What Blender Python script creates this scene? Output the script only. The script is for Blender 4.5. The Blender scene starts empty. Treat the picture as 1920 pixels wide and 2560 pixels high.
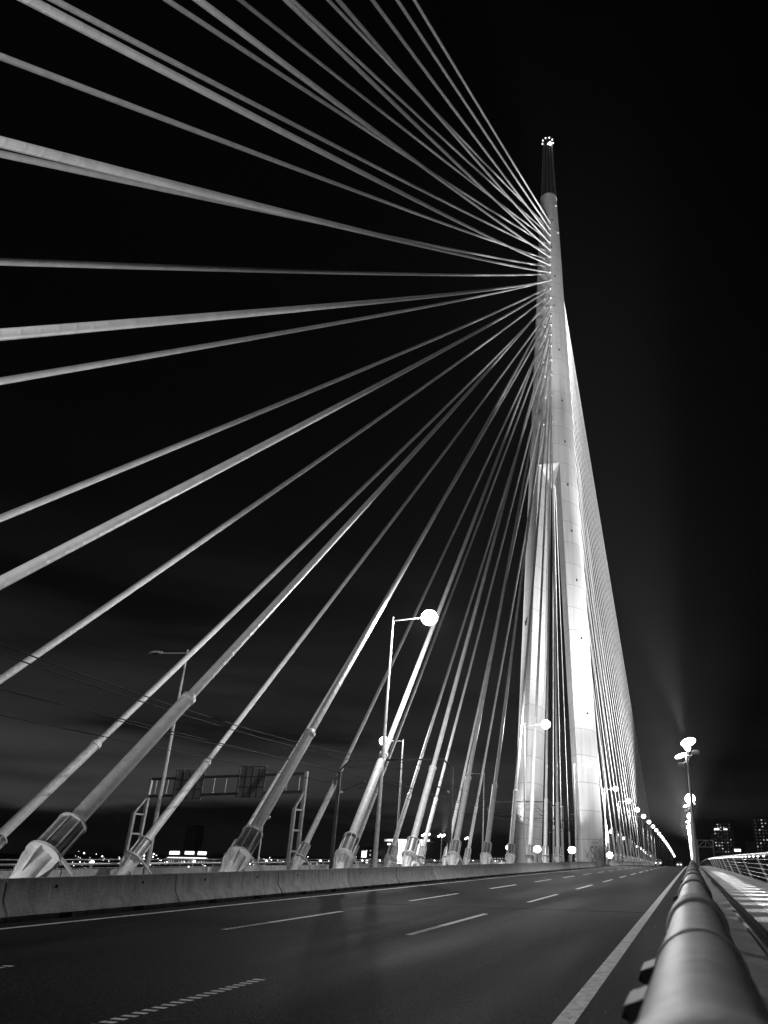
import bpy, bmesh, math, random
from mathutils import Vector, Matrix
import numpy as np
rnd = random.Random(7)
PI = math.pi
sc = bpy.context.scene
col = sc.collection

# ------------------------------------------------------------------ helpers
def link(o, parent=None):
    col.objects.link(o)
    if parent is not None:
        o.parent = parent
    return o

def tag(o, label=None, cat=None, group=None, kind=None):
    if label: o['label'] = label
    if cat: o['category'] = cat
    if group: o['group'] = group
    if kind: o['kind'] = kind
    return o

def empty(name, loc, rz=0.0, label=None, cat=None, group=None):
    o = bpy.data.objects.new(name, None)
    o.location = loc; o.rotation_euler = (0, 0, rz); o.empty_display_size = .3
    link(o)
    return tag(o, label, cat, group)

class MB:
    """collects shapes of ONE mesh object"""
    def __init__(self): self.v = []; self.f = []; self.uv = None; self.sm = []
    def add(self, vs, fs, smooth=False):
        b = len(self.v); self.v += [tuple(p) for p in vs]
        self.f += [tuple(b + i for i in f) for f in fs]; self.sm += [smooth] * len(fs)
        return self
    def box(self, c, s, rot=None):
        hx, hy, hz = s[0] / 2, s[1] / 2, s[2] / 2
        vs = [Vector((x, y, z)) for x in (-hx, hx) for y in (-hy, hy) for z in (-hz, hz)]
        if rot is not None: vs = [rot @ p for p in vs]
        vs = [p + Vector(c) for p in vs]
        return self.add(vs, [(0,1,3,2),(4,6,7,5),(0,4,5,1),(2,3,7,6),(0,2,6,4),(1,5,7,3)])
    def bar(self, a, b, w, h=None, up=(0, 0, 1)):
        a = Vector(a); b = Vector(b); h = h or w
        d = (b - a); L = d.length; d.normalize(); u = Vector(up)
        if abs(d.dot(u)) > .98: u = Vector((0, 1, 0))
        s = d.cross(u).normalized(); u = s.cross(d)
        vs = [p + s * (i * w / 2) + u * (j * h / 2) for p in (a, b) for i in (-1, 1) for j in (-1, 1)]
        return self.add(vs, [(0,1,3,2),(4,6,7,5),(0,4,5,1),(2,3,7,6),(0,2,6,4),(1,5,7,3)])
    def tube(self, pts, r, n=10, cap=True):
        pts = [Vector(p) for p in pts]; m = len(pts)
        rs = r if isinstance(r, (list, tuple)) else [r] * m
        vs = []; prev = None
        for i, p in enumerate(pts):
            d = (pts[min(i + 1, m - 1)] - pts[max(i - 1, 0)]).normalized()
            if prev is None:
                u = Vector((0, 0, 1)) if abs(d.z) < .95 else Vector((0, 1, 0))
                s = d.cross(u).normalized()
            else:
                s = (prev - d * prev.dot(d)).normalized()
            prev = s; t = d.cross(s)
            for k in range(n):
                a = 2 * PI * k / n
                vs.append(p + (s * math.cos(a) + t * math.sin(a)) * rs[i])
        fs = [(i*n+k, i*n+(k+1) % n, (i+1)*n+(k+1) % n, (i+1)*n+k) for i in range(m-1) for k in range(n)]
        self.add(vs, fs, True)
        if cap:
            b = len(self.v) - m * n
            self.f.append(tuple(b + k for k in reversed(range(n)))); self.sm.append(False)
            self.f.append(tuple(b + (m-1)*n + k for k in range(n))); self.sm.append(False)
        return self
    def lathe(self, prof, n=16, c=(0, 0, 0), smooth=True, closed=False):
        m = len(prof); vs = []
        for r, z in prof:
            for k in range(n):
                a = 2 * PI * k / n
                vs.append((c[0] + r * math.cos(a), c[1] + r * math.sin(a), c[2] + z))
        rng = range(m if closed else m - 1)
        fs = [(i*n+k, i*n+(k+1) % n, ((i+1) % m)*n+(k+1) % n, ((i+1) % m)*n+k) for i in rng for k in range(n)]
        return self.add(vs, fs, smooth)
    def prism_y(self, prof, y0, y1, zf=None):
        n = len(prof); z0 = zf(y0) if zf else 0; z1 = zf(y1) if zf else 0
        vs = [(x, y0, z + z0) for x, z in prof] + [(x, y1, z + z1) for x, z in prof]
        fs = [(i, (i+1) % n, n + (i+1) % n, n + i) for i in range(n)]
        fs += [tuple(reversed(range(n))), tuple(range(n, 2*n))]
        return self.add(vs, fs)
    def ell(self, c, r, n=12, m=8):
        vs = [(c[0], c[1], c[2] - r[2])]
        for i in range(1, m):
            t = PI * i / m
            for k in range(n):
                a = 2 * PI * k / n
                vs.append((c[0] + r[0]*math.sin(t)*math.cos(a), c[1] + r[1]*math.sin(t)*math.sin(a), c[2] - r[2]*math.cos(t)))
        vs.append((c[0], c[1], c[2] + r[2]))
        fs = [(0, 1 + (k+1) % n, 1 + k) for k in range(n)]
        fs += [(1+(i-1)*n+k, 1+(i-1)*n+(k+1) % n, 1+i*n+(k+1) % n, 1+i*n+k) for i in range(1, m-1) for k in range(n)]
        l = len(vs) - 1
        fs += [(1+(m-2)*n+k, 1+(m-2)*n+(k+1) % n, l) for k in range(n)]
        return self.add(vs, fs, True)
    def mesh(self, name, mat):
        me = bpy.data.meshes.new(name)
        me.from_pydata([tuple(p) for p in self.v], [], self.f)
        me.polygons.foreach_set('use_smooth', self.sm)
        me.materials.append(mat)
        bm = bmesh.new(); bm.from_mesh(me); bmesh.ops.recalc_face_normals(bm, faces=bm.faces); bm.to_mesh(me); bm.free()
        me.set_sharp_from_angle(angle=math.radians(38))
        return me
    def build(self, name, mat, parent=None):
        return link(bpy.data.objects.new(name, self.mesh(name, mat)), parent)

def inst(name, me, parent=None, loc=(0, 0, 0), rot=None, label=None):
    o = bpy.data.objects.new(name, me); link(o, parent)
    if rot is not None:
        o.matrix_local = Matrix.Translation(Vector(loc)) @ rot.to_4x4()
    else: o.location = loc
    if label: o['label'] = label
    return o

def copy_tree(o, parent=None):
    c = o.copy(); col.objects.link(c)
    if parent is not None: c.parent = parent
    for ch in o.children: copy_tree(ch, c)
    return c

def ordn(n):
    w = ['zeroth','first','second','third','fourth','fifth','sixth','seventh','eighth','ninth','tenth','eleventh','twelfth',
         'thirteenth','fourteenth','fifteenth','sixteenth','seventeenth','eighteenth','nineteenth','twentieth']
    if n <= 20: return w[n]
    t = {2:'twenty',3:'thirty',4:'forty',5:'fifty',6:'sixty'}; te = {3:'thirtieth',4:'fortieth',5:'fiftieth',6:'sixtieth'}
    return te[n//10] if n % 10 == 0 else t[n//10] + '-' + w[n % 10]

# deck profile: rises gently to the pylon, then falls away; crossfall towards the far side
def dz(y):
    return .3 - (1.8e-5 if y < 130 else 4.6e-5) * (y - 130) ** 2
def dx(x):
    return .024 * (x + 13.8) if x < -13.8 else 0.0
def deck(x, y): return dz(y) + dx(x)

# ------------------------------------------------------------------ materials
def mat(name, base=.5, rough=.6, metal=0.0, noise=0.0, nscale=4.0, bump=0.0, bscale=40.0, emit=0.0, spec=.5):
    m = bpy.data.materials.new(name); m.use_nodes = True
    nt = m.node_tree; b = nt.nodes['Principled BSDF']
    b.inputs['Base Color'].default_value = (base, base, base, 1)
    b.inputs['Roughness'].default_value = rough; b.inputs['Metallic'].default_value = metal
    b.inputs['Specular IOR Level'].default_value = spec
    if emit:
        b.inputs['Emission Color'].default_value = (1, 1, 1, 1); b.inputs['Emission Strength'].default_value = emit
    if noise or bump:
        tc = nt.nodes.new('ShaderNodeTexCoord')
    if noise:
        n = nt.nodes.new('ShaderNodeTexNoise'); n.inputs['Scale'].default_value = nscale
        n.inputs['Detail'].default_value = 6; n.inputs['Roughness'].default_value = .65
        nt.links.new(tc.outputs['Object'], n.inputs['Vector'])
        r = nt.nodes.new('ShaderNodeMapRange'); r.inputs[1].default_value = .3; r.inputs[2].default_value = .7
        r.inputs[3].default_value = base * (1 - noise); r.inputs[4].default_value = min(1, base * (1 + noise))
        nt.links.new(n.outputs['Fac'], r.inputs[0]); nt.links.new(r.outputs[0], b.inputs['Base Color'])
    if bump:
        n2 = nt.nodes.new('ShaderNodeTexNoise'); n2.inputs['Scale'].default_value = bscale; n2.inputs['Detail'].default_value = 4
        nt.links.new(tc.outputs['Object'], n2.inputs['Vector'])
        bp = nt.nodes.new('ShaderNodeBump'); bp.inputs['Strength'].default_value = bump; bp.inputs['Distance'].default_value = .02
        nt.links.new(n2.outputs['Fac'], bp.inputs['Height']); nt.links.new(bp.outputs['Normal'], b.inputs['Normal'])
    return m

def m_asphalt():
    m = mat('asphalt', .05, .62, 0, .25, .6, .7, 55, spec=.038)
    nt = m.node_tree; b = nt.nodes['Principled BSDF']
    tc = nt.nodes.new('ShaderNodeTexCoord')
    # worn wheel tracks along the road: streaky noise stretched in y
    mp = nt.nodes.new('ShaderNodeMapping'); mp.inputs['Scale'].default_value = (.7, .05, 1)
    n = nt.nodes.new('ShaderNodeTexNoise'); n.inputs['Scale'].default_value = 1.0; n.inputs['Detail'].default_value = 5
    nt.links.new(tc.outputs['Object'], mp.inputs['Vector']); nt.links.new(mp.outputs[0], n.inputs['Vector'])
    g = nt.nodes.new('ShaderNodeTexNoise'); g.inputs['Scale'].default_value = 26; g.inputs['Detail'].default_value = 2
    nt.links.new(tc.outputs['Object'], g.inputs['Vector'])
    r = nt.nodes.new('ShaderNodeMapRange'); r.inputs[1].default_value = .3; r.inputs[2].default_value = .7
    r.inputs[3].default_value = .003; r.inputs[4].default_value = .016
    nt.links.new(n.outputs['Fac'], r.inputs[0])
    r2 = nt.nodes.new('ShaderNodeMapRange'); r2.inputs[1].default_value = .35; r2.inputs[2].default_value = .72
    r2.inputs[3].default_value = .25; r2.inputs[4].default_value = 3.0
    nt.links.new(g.outputs['Fac'], r2.inputs[0])
    mu = nt.nodes.new('ShaderNodeMath'); mu.operation = 'MULTIPLY'
    nt.links.new(r.outputs[0], mu.inputs[0]); nt.links.new(r2.outputs[0], mu.inputs[1])
    nt.links.new(mu.outputs[0], b.inputs['Base Color'])
    r3 = nt.nodes.new('ShaderNodeMapRange'); r3.inputs[1].default_value = .3; r3.inputs[2].default_value = .7
    r3.inputs[3].default_value = .6; r3.inputs[4].default_value = .84
    nt.links.new(n.outputs['Fac'], r3.inputs[0]); nt.links.new(r3.outputs[0], b.inputs['Roughness'])
    return m

def m_pylon():
    m = mat('pylon_concrete', .5, .8, 0, 0, 1, .25, 12)
    nt = m.node_tree; b = nt.nodes['Principled BSDF']; L = nt.links
    tc = nt.nodes.new('ShaderNodeTexCoord')
    mp = nt.nodes.new('ShaderNodeMapping'); mp.inputs['Scale'].default_value = (1.3, 1.3, .07)
    n = nt.nodes.new('ShaderNodeTexNoise'); n.inputs['Scale'].default_value = 1; n.inputs['Detail'].default_value = 8; n.inputs['Roughness'].default_value = .7
    L.new(tc.outputs['Object'], mp.inputs['Vector']); L.new(mp.outputs[0], n.inputs['Vector'])
    r = nt.nodes.new('ShaderNodeMapRange'); r.inputs[1].default_value = .3; r.inputs[2].default_value = .7
    r.inputs[3].default_value = .36; r.inputs[4].default_value = .56
    L.new(n.outputs['Fac'], r.inputs[0])
    sp = nt.nodes.new('ShaderNodeSeparateXYZ'); L.new(tc.outputs['Object'], sp.inputs[0])
    # each pour has its own shade, and a joint line between pours (3.9 m lifts)
    dv = nt.nodes.new('ShaderNodeMath'); dv.operation = 'DIVIDE'; dv.inputs[1].default_value = 3.9; L.new(sp.outputs[2], dv.inputs[0])
    fl = nt.nodes.new('ShaderNodeMath'); fl.operation = 'FLOOR'; L.new(dv.outputs[0], fl.inputs[0])
    wn = nt.nodes.new('ShaderNodeTexWhiteNoise'); wn.noise_dimensions = '1D'; L.new(fl.outputs[0], wn.inputs['W'])
    r2 = nt.nodes.new('ShaderNodeMapRange'); r2.inputs[3].default_value = .95; r2.inputs[4].default_value = 1.04; L.new(wn.outputs[0], r2.inputs[0])
    mu = nt.nodes.new('ShaderNodeMath'); mu.operation = 'MULTIPLY'; L.new(r.outputs[0], mu.inputs[0]); L.new(r2.outputs[0], mu.inputs[1])
    fr = nt.nodes.new('ShaderNodeMath'); fr.operation = 'FRACT'; L.new(dv.outputs[0], fr.inputs[0])
    lt = nt.nodes.new('ShaderNodeMath'); lt.operation = 'LESS_THAN'; lt.inputs[1].default_value = .022; L.new(fr.outputs[0], lt.inputs[0])
    mx = nt.nodes.new('ShaderNodeMix'); mx.data_type = 'FLOAT'; mx.inputs[3].default_value = .24
    L.new(lt.outputs[0], mx.inputs[0]); L.new(mu.outputs[0], mx.inputs[2]); L.new(mx.outputs[0], b.inputs['Base Color'])
    return m

def m_cable():
    m = mat('cable_sheath', .62, .42)
    nt = m.node_tree; b = nt.nodes['Principled BSDF']; L = nt.links
    uv = nt.nodes.new('ShaderNodeUVMap'); sp = nt.nodes.new('ShaderNodeSeparateXYZ'); L.new(uv.outputs[0], sp.inputs[0])
    # helical rain fillet: u = metres along / pitch, v = turn
    ad = nt.nodes.new('ShaderNodeMath'); ad.operation = 'ADD'; L.new(sp.outputs[0], ad.inputs[0]); L.new(sp.outputs[1], ad.inputs[1])
    fr = nt.nodes.new('ShaderNodeMath'); fr.operation = 'FRACT'; L.new(ad.outputs[0], fr.inputs[0])
    cr = nt.nodes.new('ShaderNodeValToRGB'); e = cr.color_ramp.elements
    e[0].position = .0; e[0].color = (0, 0, 0, 1); e[1].position = .1; e[1].color = (1, 1, 1, 1)
    k = cr.color_ramp.elements.new(.16); k.color = (1, 1, 1, 1); k = cr.color_ramp.elements.new(.26); k.color = (0, 0, 0, 1)
    L.new(fr.outputs[0], cr.inputs[0])
    bp = nt.nodes.new('ShaderNodeBump'); bp.inputs['Strength'].default_value = .35; bp.inputs['Distance'].default_value = .022
    L.new(cr.outputs[0], bp.inputs['Height']); L.new(bp.outputs[0], b.inputs['Normal'])
    tc = nt.nodes.new('ShaderNodeTexCoord'); n = nt.nodes.new('ShaderNodeTexNoise'); n.inputs['Scale'].default_value = 1.6; n.inputs['Detail'].default_value = 6
    L.new(tc.outputs['Object'], n.inputs['Vector'])
    r = nt.nodes.new('ShaderNodeMapRange'); r.inputs[1].default_value = .3; r.inputs[2].default_value = .75; r.inputs[3].default_value = .66; r.inputs[4].default_value = .5
    L.new(n.outputs['Fac'], r.inputs[0]); L.new(r.outputs[0], b.inputs['Base Color'])
    return m

def m_barrier():
    m = mat('barrier_concrete', .3, .85, 0, 0, 1, .5, 30)
    nt = m.node_tree; b = nt.nodes['Principled BSDF']; L = nt.links
    tc = nt.nodes.new('ShaderNodeTexCoord'); oi = nt.nodes.new('ShaderNodeObjectInfo')
    va = nt.nodes.new('ShaderNodeVectorMath'); va.operation = 'ADD'
    sc_ = nt.nodes.new('ShaderNodeVectorMath'); sc_.operation = 'SCALE'; sc_.inputs[3].default_value = 1
    L.new(oi.outputs['Location'], sc_.inputs[0]); L.new(tc.outputs['Object'], va.inputs[0]); L.new(sc_.outputs[0], va.inputs[1])
    mp = nt.nodes.new('ShaderNodeMapping'); mp.inputs['Scale'].default_value = (3, 3, .9); L.new(va.outputs[0], mp.inputs[0])
    n = nt.nodes.new('ShaderNodeTexNoise'); n.inputs['Scale'].default_value = 1.5; n.inputs['Detail'].default_value = 9; n.inputs['Roughness'].default_value = .75
    L.new(mp.outputs[0], n.inputs['Vector'])
    r = nt.nodes.new('ShaderNodeMapRange'); r.inputs[1].default_value = .32; r.inputs[2].default_value = .68; r.inputs[3].default_value = .2; r.inputs[4].default_value = .48
    L.new(n.outputs['Fac'], r.inputs[0])
    r2 = nt.nodes.new('ShaderNodeMapRange'); r2.inputs[3].default_value = .72; r2.inputs[4].default_value = 1.25; L.new(oi.outputs['Random'], r2.inputs[0])
    mu = nt.nodes.new('ShaderNodeMath'); mu.operation = 'MULTIPLY'; L.new(r.outputs[0], mu.inputs[0]); L.new(r2.outputs[0], mu.inputs[1])
    L.new(mu.outputs[0], b.inputs['Base Color'])
    return m

def grime(m, amount=.45, scale=26, lo=.6, hi=.72):
    nt = m.node_tree; b = nt.nodes['Principled BSDF']; src = b.inputs['Base Color'].links[0].from_socket
    tc = nt.nodes.new('ShaderNodeTexCoord'); n = nt.nodes.new('ShaderNodeTexNoise'); n.inputs['Scale'].default_value = scale; n.inputs['Detail'].default_value = 9; n.inputs['Roughness'].default_value = .75
    nt.links.new(tc.outputs['Object'], n.inputs['Vector'])
    r = nt.nodes.new('ShaderNodeMapRange'); r.inputs[1].default_value = lo; r.inputs[2].default_value = hi; r.inputs[3].default_value = 1; r.inputs[4].default_value = 1 - amount
    nt.links.new(n.outputs['Fac'], r.inputs[0])
    mu = nt.nodes.new('ShaderNodeMath'); mu.operation = 'MULTIPLY'; nt.links.new(src, mu.inputs[0]); nt.links.new(r.outputs[0], mu.inputs[1])
    nt.links.new(mu.outputs[0], b.inputs['Base Color']); return m
M = dict(
    asphalt=m_asphalt(), pylon=m_pylon(), cable=m_cable(), barrier=m_barrier(),
    paint=mat('road_paint', .7, .7, 0, .35, 9, .3, 60),
    steel=mat('galvanised_steel', .34, .45, .3, .2, 8),
    pole=mat('pole_paint', .5, .42, 0, .12, 3),
    dark=mat('dark_steel', .05, .5, .2, .2, 6),
    whitepaint=mat('white_painted_steel', .66, .4, 0, .16, 5, .1, 20),
    sleeve=mat('sleeve_steel', .3, .38, .55, .3, 4, .1, 9),
    hollow=mat('dark_hollow', .008, .9),
    rail=mat('rail_paint', .6, .52, 0, .22, 5, .12, 22),
    clamp=mat('clamp_steel', .07, .6, .2, .3, 9),
    bracket=mat('bracket_steel', .2, .45, .4, .3, 7),
    ballast=mat('track_slab', .16, .85, 0, .35, 2, .5, 18),
    kerb=mat('kerb_concrete', .24, .85, 0, .3, 3, .4, 25),
    walk=mat('walkway_screed', .42, .8, 0, .18, 2.2, .35, 30),
    walkedge=mat('walkway_border', .2, .8, 0, .25, 2.2, .35, 30),
    wire=mat('wire', .01, .8),
    tower=mat('tower_facade', .05, .7, 0, .25, .05),
    city=mat('city_facade', .14, .8, 0, .3, .08),
    foliage=mat('night_foliage', .05, .8, 0, .4, 1),
    bark=mat('bark', .06, .9, 0, .3, 4, .5, 12),
    water=mat('river_water', .01, .12, 0, 0, 1, .25, .4),
    land=mat('far_land', .03, .95, 0, .4, .02),
    bulb=mat('lamp_glow', .9, .4, emit=28),
    bulbfar=mat('lamp_glow_far', .9, .4, emit=9),
    flood=mat('flood_glow', .9, .4, emit=40),
    led=mat('led_glow', .9, .4, emit=7),
    win=mat('lit_window', .5, .5, emit=.55),
    windim=mat('dim_window', .2, .5, emit=.06),
    sign=mat('lit_sign', .8, .5, emit=2.2),
    glass=mat('dark_glass', .02, .08, 0),
    carpaint=mat('silver_car_paint', .45, .25, .6),
    carwhite=mat('white_car_paint', .7, .3, 0),
    tyre=mat('tyre_rubber', .02, .8),
    graf=mat('spray_paint', .02, .7),
    spire=mat('spire_steel', .03, .6, .5),
)

grime(M['rail'], .6, 13, .54, .7); grime(M['whitepaint'], .4, 7, .52, .75); grime(M['paint'], .45, 14, .52, .7); grime(M['pole'], .3, 5, .5, .7)
def bowl_glass(name, strength, clear):
    m = bpy.data.materials.new(name); m.use_nodes = True; nt = m.node_tree
    nt.nodes.remove(nt.nodes['Principled BSDF'])
    e = nt.nodes.new('ShaderNodeEmission'); e.inputs[1].default_value = strength
    t = nt.nodes.new('ShaderNodeBsdfTransparent'); x = nt.nodes.new('ShaderNodeMixShader'); x.inputs[0].default_value = clear
    nt.links.new(e.outputs[0], x.inputs[1]); nt.links.new(t.outputs[0], x.inputs[2]); nt.links.new(x.outputs[0], nt.nodes['Material Output'].inputs['Surface'])
    return m
M['bulb'] = bowl_glass('lamp_glow', 30, .6)
M['bulbfar'] = bowl_glass('lamp_glow_far', 12, .6)

def spot(name, loc, target, power, size=120, blend=.5, radius=.1, parent=None):
    l = bpy.data.lights.new(name, 'SPOT'); l.energy = power; l.spot_size = math.radians(size); l.spot_blend = blend
    l.shadow_soft_size = radius
    o = bpy.data.objects.new(name, l); link(o)
    d = Vector(target) - Vector(loc)
    o.rotation_euler = d.to_track_quat('-Z', 'Y').to_euler(); o.location = loc
    if parent is not None:
        bpy.context.view_layer.update()
        mw = o.matrix_world.copy(); o.parent = parent; o.matrix_parent_inverse = parent.matrix_world.inverted()
    return o
def point(name, loc, power, radius=.15, parent=None):
    l = bpy.data.lights.new(name, 'POINT'); l.energy = power; l.shadow_soft_size = radius
    o = bpy.data.objects.new(name, l); link(o); o.location = loc
    if parent is not None:
        bpy.context.view_layer.update(); o.parent = parent; o.matrix_parent_inverse = parent.matrix_world.inverted()
    return o

# ------------------------------------------------------------------ setting
YS = [-80, -60, -40, -20, -10] + list(range(0, 140, 5)) + list(range(140, 640, 10)) + [660, 700]
def strip(name, x0, x1, zo, m, ys=YS, thick=0.0, parent=None, kind='structure'):
    b = MB(); n = len(ys)
    vs = [(x, y, deck(x, y) + zo) for y in ys for x in (x0, x1)]
    fs = [(2*i, 2*i+1, 2*i+3, 2*i+2) for i in range(n-1)]
    if thick:
        vs += [(x, y, deck(x, y) + zo - thick) for y in ys for x in (x0, x1)]
        o = 2*n
        fs += [(o+2*i, o+2*i+2, o+2*i+3, o+2*i+1) for i in range(n-1)]
        fs += [(2*i, 2*i+2, o+2*i+2, o+2*i) for i in range(n-1)] + [(2*i+1, o+2*i+1, o+2*i+3, 2*i+3) for i in range(n-1)]
        fs += [(0, o, o+1, 1), (2*n-2, 2*n-1, 4*n-1, 4*n-2)]
    b.add(vs, fs)
    o = b.build(name, m, parent)
    if parent is None: o['kind'] = kind
    return o
deck_under = strip('bridge_deck', -43.6, 3.9, -.30, M['kerb'], thick=3.2)
road = strip('road', -13.05, .28, 0, M['asphalt'], thick=.2)
track = strip('track_bed', -25.15, -13.05, -.02, M['ballast'], thick=.2)
road2 = strip('far_road', -38.2, -25.15, 0, M['asphalt'], thick=.2)
strip('kerb', .30, .85, .13, M['kerb'], thick=.4)
strip('drain_channel', .85, 1.2, .0, M['walkedge'], thick=.2)
strip('walkway_border', 1.2, 1.72, .12, M['walkedge'], thick=.4)
strip('walkway', 1.72, 3.75, .12, M['walk'], thick=.4)
strip('far_walkway', -43.4, -38.2, .12, M['walk'], thick=.4)
# rails let into the track slab
for x in (-16.2, -17.64, -20.4, -21.84):
    strip('track_rail', x - .035, x + .035, .1, M['steel'], thick=.14)
# kerb blocks (plinths) the cable rows stand on
strip('anchor_plinth', -14.7, -13.1, .32, M['kerb'], ys=[y for y in YS if y <= 105], thick=.4)
strip('anchor_plinth', -24.95, -23.1, .32, M['kerb'], ys=[y for y in YS if y <= 105], thick=.4)
strip('anchor_plinth', -14.7, -13.1, .32, M['kerb'], ys=[y for y in YS if y >= 125], thick=.4)
strip('anchor_plinth', -24.95, -23.1, .32, M['kerb'], ys=[y for y in YS if y >= 125], thick=.4)

# markings
strip('edge_line', -11.72, -11.57, .004, M['paint'], parent=road)
strip('edge_line', -1.25, -1.07, .004, M['paint'], parent=road)
strip('edge_line', -26.75, -26.6, .004, M['paint'], parent=road2)
def dash(x, y0, L, ribs=0.0):
    b = MB(); w = .14
    if ribs:
        n = int(L / .125)
        for i in range(n):
            y = y0 + i * .125
            solid = (i / n) > ribs
            h = .125 if solid else .062
            b.add([(x - w/2, y, deck(x, y) + .004), (x + w/2, y - .0, deck(x, y) + .004), (x + w/2, y + h, deck(x, y + h) + .004), (x - w/2, y + h, deck(x, y + h) + .004)], [(0, 1, 2, 3)])
    else:
        n = 3
        for i in range(n):
            ya = y0 + L * i / n; yb = y0 + L * (i+1) / n
            b.add([(x - w/2, ya, deck(x, ya) + .004), (x + w/2, ya, deck(x, ya) + .004), (x + w/2, yb, deck(x, yb) + .004), (x - w/2, yb, deck(x, yb) + .004)], [(0, 1, 2, 3)])
    return b.build('lane_dash', M['paint'], road)
for i in range(26):
    dash(-4.86 if i else -4.72, 3.05 + 10.03 * i, 5.2, 1.0 if i == 0 else (.32 if i == 1 else 0))
    dash(-8.2 if i else -7.98, 3.3 + 9.35 * i, 4.85, 1.0 if i == 0 else (.3 if i == 1 else 0))

MB().box((-6.0, 20.4, deck(0, 20.4) + .0005), (11.4, .07, .007)).build('expansion_joint', M['hollow'], road)
b = MB(); rg = random.Random(9)
for i in range(46):
    x = -1.15 + rg.random() ** 2 * 1.3; y = 1.6 + rg.random() * 16; q = rg.uniform(.004, .012)
    b.ell((x, y, deck(x, y) + q*.5), (q, q*1.3, q*.7), 6, 4)
tag(b.build('roadside_grit', M['walk']), 'pale specks of grit scattered along the guard rail', 'grit', kind='stuff')

# river and land
b = MB(); b.add([(-3000, -600, -24), (3000, -600, -24), (3000, 5000, -24), (-3000, 5000, -24)], [(0, 1, 2, 3)])
tag(b.build('river', M['water']), kind='structure')
b = MB()
for (x0, y0, x1, y1) in ((-3000, 430, -60, 4900), (-60, 480, 60, 4900), (60, 330, 3000, 4900), (-3000, -500, -180, 430)):
    b.add([(x0, y0, -15), (x1, y0, -15), (x1, y1, -13.5), (x0, y1, -13.5), (x0, y0, -24.5), (x1, y0, -24.5), (x1, y1, -24.5), (x0, y1, -24.5)],
          [(0, 1, 2, 3), (0, 4, 5, 1), (1, 5, 6, 2), (2, 6, 7, 3), (3, 7, 4, 0)])
tag(b.build('far_bank', M['land']), kind='structure')

# ------------------------------------------------------------------ pylon
XC, YC = -19.1, 113.0
RZ = [0, 1.7, 18.5, 53, 69, 82.5, 102, 118, 135.2]; RR = [6.66, 6.63, 6.18, 4.88, 4.18, 3.69, 2.97, 2.44, 1.73]
def R(z): return float(np.interp(z, RZ, RR))
ZS = 66.4
pyl = empty('pylon', (XC, YC, 0), 0, 'tall tapering concrete bridge pylon floodlit white, split into two legs at its base', 'pylon')
b = MB(); n = 64
zs = [ZS] + [70 + 3.9 * i for i in range(17)] + [135.2]
vs = []; fs = []
for z in zs:
    for k in range(n):
        a = 2 * PI * k / n; vs.append((R(z) * math.cos(a), R(z) * math.sin(a), z))
for i in range(len(zs) - 1):
    for k in range(n): fs.append((i*n+k, i*n+(k+1) % n, (i+1)*n+(k+1) % n, (i+1)*n+k))
b.add(vs, fs, True)
b.add([(R(135.2)*math.cos(2*PI*k/n), R(135.2)*math.sin(2*PI*k/n), 135.2) for k in range(n)], [tuple(range(n))])
# soffit over the slot: slopes from the front and back faces down to the throat between the legs
wf = 4.3 - .0365 * ZS; yf = math.sqrt(R(ZS)**2 - wf**2); wm = .62; dm = 1.2
b.add([(-wf, -yf, ZS), (wf, -yf, ZS), (wm, -dm, 64.0), (-wm, -dm, 64.0), (wm, dm, 64.0), (-wm, dm, 64.0), (wf, yf, ZS), (-wf, yf, ZS)],
      [(0, 1, 2, 3), (3, 2, 4, 5), (5, 4, 6, 7), (1, 6, 4, 2), (0, 3, 5, 7), (0, 7, 6, 1)])
b.build('shaft', M['pylon'], pyl)
def leg_bm(s):
    b = MB(); rings = []; na = 22
    zl = [-3.0] + [3.9 * i for i in range(17)] + [ZS - .003]
    for z in zl:
        r = R(max(z, 0)); wF = 4.3 - .0365 * z; wM = 3.0 - .0383 * (z - 1.7)
        a0 = math.asin(min(1, math.sqrt(r*r - wF*wF) / r))
        ring = []
        for k in range(na + 1):
            a = -a0 + 2 * a0 * k / na
            ring.append((s * r * math.cos(a), r * math.sin(a), z))
        ring += [(s * wM, 1.2 + .012 * (66 - z), z), (s * wM, -1.2 - .012 * (66 - z), z)]
        rings.append(ring)
    m_ = len(rings[0])
    for i in range(len(rings) - 1):
        q = rings[i] + rings[i+1]
        b.add(q[:], [(k, k+1, m_+k+1, m_+k) for k in range(na)], True)
        b.add(q[:], [(k, (k+1) % m_, m_ + (k+1) % m_, m_ + k) for k in range(na, m_)], False)
    b.add(rings[-1], [tuple(range(m_))])
    return b
leg_bm(1).build('leg', M['pylon'], pyl); leg_bm(-1).build('leg', M['pylon'], pyl)
for (ang, z) in ((-62, 127), (-70, 119), (-58, 111), (-66, 103), (-52, 92), (-50, 80), (-47, 71), (-46, 62), (-42, 53), (-36, 44), (-33, 34), (-30, 22)):
    a = math.radians(ang); r = R(z)
    v = MB().box((r * math.cos(a), r * math.sin(a), z), (.16, .3, .3), Matrix.Rotation(a, 3, 'Z')).build('vent', M['hollow'], pyl)
for (ang, z) in ((-142, 37), (-143, 19)):
    a = math.radians(ang); r = R(z)
    MB().box((r * math.cos(a), r * math.sin(a), z), (.2, .4, .8), Matrix.Rotation(a, 3, 'Z')).build('vent', M['hollow'], pyl)
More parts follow.
